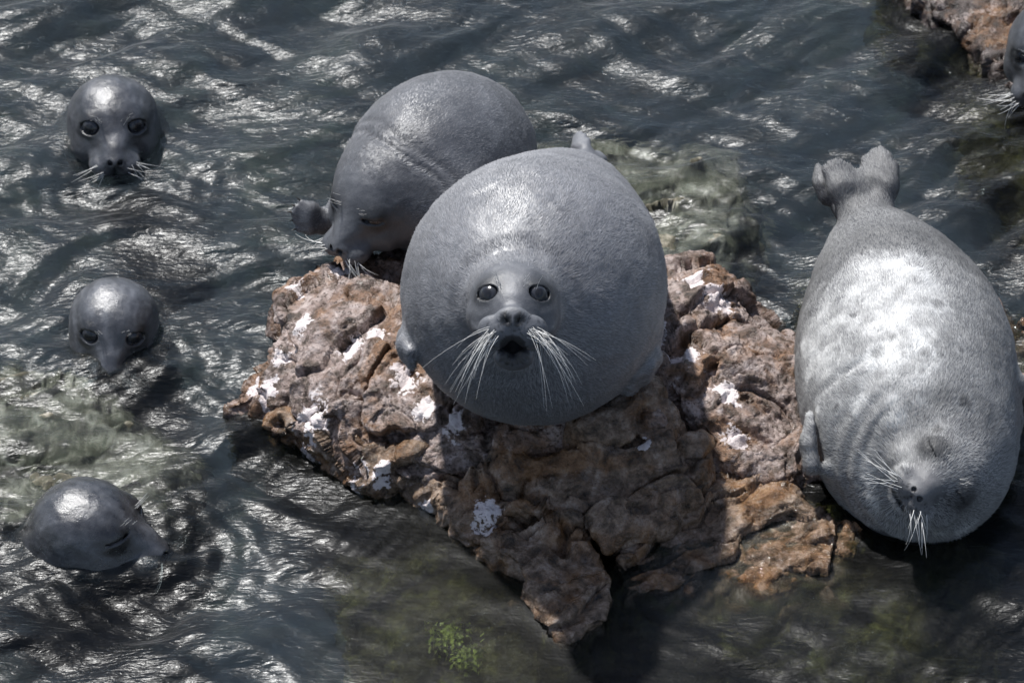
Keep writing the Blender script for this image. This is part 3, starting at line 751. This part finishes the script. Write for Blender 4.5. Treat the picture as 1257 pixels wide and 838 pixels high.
# --- the upturned seal on the right
def build_belly():
    sp = [(*at(1062, 268, .17), .055), (*at(1070, 298, .16), .092), (*at(1083, 335, .13), .15), (*at(1100, 390, .12), .215), (*at(1110, 440, .115), .250), (*at(1117, 500, .11), .245),
          (*at(1127, 545, .10), .222), (*at(1134, 572, .09), .18)]
    s = Seal(at(1158, 576, .18), cdir(-.32, -.22, .9), cdir(.85, .5, .1), sp, hs=1.08, mouth=0, eyes=(.05, .05), hk=.06, furface=.058, nos=.5)
    # hind flippers pressed together, soles up
    s.flipper(at(1066, 285, .17), at(1074, 255, .20), at(1082, 186, .26), CR * .9 + CD * .3, CD, w=.036, th=.017, rb=.055)
    s.flipper(at(1058, 285, .17), at(1047, 258, .20), at(1030, 200, .26), CR * .9 - CD * .3, CD, w=.036, th=.017, rb=.055)
    s.flipper(at(1040, 262, .15), at(1016, 240, .17), at(1004, 205, .2), CD, -CR + CD * .4, w=.02, th=.012, rb=.03)
    s.flipper(at(1075, 590, .06), at(996, 572, .12), at(994, 508, .19), CD * .8 + CU * .3 + CR * .2, -CR, w=.02, th=.010, rb=.022)
    s.flipper(at(1235, 480, .12), at(1240, 500, .1), at(1238, 540, .07), CD, CR, w=.03, th=.012, rb=.05)
    def fold(s, v, ql, idx, n):
        d = np.sqrt((ql * ql).sum(1)); side = sstep(.02, -.06, ql[:, 2])
        f = 0
        for r0, a, wd in ((.165, .008, .013), (.20, .007, .015), (.24, .005, .018)):
            f = f - a * np.exp(-((d - r0 - .012 * vnoise(v * 8, 9)) / wd) ** 2)
        c = at(1075, 420, .36); e = unit([.9, .3, 0]); dd = (v - c)
        crease = -.006 * np.exp(-(((dd @ np.array([-.2, .97, 0])) - .9 * (dd @ e) ** 2 + .012 * vnoise(v * 20, 3)) / .016) ** 2) * np.exp(-((dd @ e + .05) / .06) ** 2)
        return f * side + crease * (n[:, 2] > .2)
    spots = [(1080, 432, 12), (1133, 437, 11), (1133, 457, 9), (1155, 440, 7), (1150, 385, 10), (1050, 385, 7), (1095, 420, 8), (1110, 440, 6), (1183, 505, 11), (1150, 533, 10), (1001, 480, 5), (1060, 372, 6), (1030, 460, 5), (1180, 430, 6)]
    def tone(s, v, ql, t, n):
        # dry silver pelt on the belly, greyer flanks (edges wander with noise); measured in plan on the body
        c = at(1070, 400, .34); dx = v[:, 0] - c[0]; dy = v[:, 1] - c[1]
        x = (dx - .08 * dy) / .165; y = dy / .25
        w = x * x + y * y + .45 * fbm(v * 13, 4, 33)
        pale = sstep(1.35, .55, w) * sstep(.0, .3, n[:, 2])
        t = t + (.30 + .18 * fbm(v * 30, 3, 61)) * pale
        cut = sstep(.20, .235, dy + .025 * vnoise(v * 30, 2)); t = t - .15 * cut
        for sx, sy, r in spots:
            g = at(sx, sy, .33 if sy < 480 else .27)
            d = np.hypot(v[:, 0] - g[0], v[:, 1] - g[1]) * 524 / r * (1 + .25 * vnoise(v * 40, 7)); up = sstep(.1, .4, n[:, 2])
            t = t - .14 * sstep(.75, .45, d) * up + .13 * np.exp(-((d - 1.0) / .25) ** 2) * up
        # cream chin and lip
        a = np.abs(ql[:, 0]); ch = sstep(-.045, -.07, ql[:, 2]) * sstep(.02, .07, ql[:, 1]); t = t + .16 * ch
        return t
    s.build('silvery seal lying on its back, belly up, hind flippers raised', M_BELLY, .40, h=.004, zmin=-.1, furmat=M_FURB, nfur=120000, furlen=.010,
            whisk=dict(n=13, length=.085, droop=.4, out=1.0), fold_fn=fold, tonefn=tone)
build_belly()

# --- heads in the water
def build_heads():
    def swim(px, py, z, fwd, up, label, hs=1.0, mouth=0, rear=None, wet=.6, eyes=(1, 1), tone=.30, nw=9):
        O = at(px, py, z); f = unit(fwd)
        b = unit([-f[0], -f[1], 0]) if rear is None else unit(rear)
        sp = [(*(O + b * .75 + np.array([0, 0, -.62])), .12), (*(O + b * .5 + np.array([0, 0, -.52])), .17), (*(O + b * .25 + np.array([0, 0, -.36])), .15), (*(O + b * .07 + np.array([0, 0, -.13])), .115 * hs), (*(O + b * .02 + np.array([0, 0, -.03])), .09 * hs)]
        s = Seal(O, f, up, sp, hs=hs, mouth=mouth, eyes=eyes, hk=.05)
        return s.build(label, M_WET, tone, h=.0036, zmin=-.14, wet=wet, whisk=dict(n=nw, length=.06, droop=.5, out=1.0))
    swim(138, 146, .055, (.12, -1, .10), (.04, .05, 1), 'wet seal head with lifted nose swimming farthest out behind the spread flipper', hs=1.06)
    swim(139, 395, .035, (.03, -1, -.08), (.10, 0, 1), 'wet seal head lowered to the nostrils between the other two swimming seals', hs=.98)
    swim(112, 646, .025, (1, -.28, -.02), (.05, .15, 1), 'dark seal dipping its snout, only the crown above water, by the pale sunken rock', hs=1.14, rear=(-1, .1, 0), wet=1.0, eyes=(.1, .1), tone=.18, nw=2)
    O = at(1287, 58, .26)
    sp = [(*(O + np.array([.9, .35, -.1])), .05), (*(O + np.array([.6, .28, -.04])), .16), (*(O + np.array([.3, .18, -.02])), .2), (*(O + np.array([.1, .07, -.01])), .13), (*(O + np.array([.03, .02, 0])), .1)]
    s = Seal(O, (-.35, -.9, -.2), (0, 0, 1), sp, hs=1.0, eyes=(1, 1))
    s.build('dark seal on the mossy shore rock, only an edge of its head in view', M_WET, .25, h=.007, zmin=-.05, wet=.6)
build_heads()

# ------------------------------------------------------------------ bright algae under water
def algae():
    k = simple('algae_leaf', (.24, .28, .05), .5)
    rg = np.random.default_rng(5)
    for i, (px, py, n, sp, lab) in enumerate(((575, 813, 150, .013, 'small dense bright yellow-green algae tuft under water'), (552, 788, 130, .020, 'loose dull green algae tuft under water beside a brighter one'))):
        v, f = [], []; c = at(px, py, -.06)
        for _ in range(n):
            p = c + np.array([rg.normal(0, sp), rg.normal(0, sp), rg.normal(0, .006)]); d = unit(rg.normal(0, 1, 3) + (0, 0, .8)); s = unit(np.cross(d, rg.normal(0, 1, 3)))
            l, w = rg.uniform(.008, .02), rg.uniform(.003, .006); b = len(v)
            v += [p, p + d * l * .5 + s * w, p + d * l, p + d * l * .5 - s * w]; f.append((b, b + 1, b + 2, b + 3))
        make('algae_tuft', np.array(v), np.array(f), k, props={'label': lab, 'category': 'algae', 'kind': 'stuff'}, smooth=False)
algae()
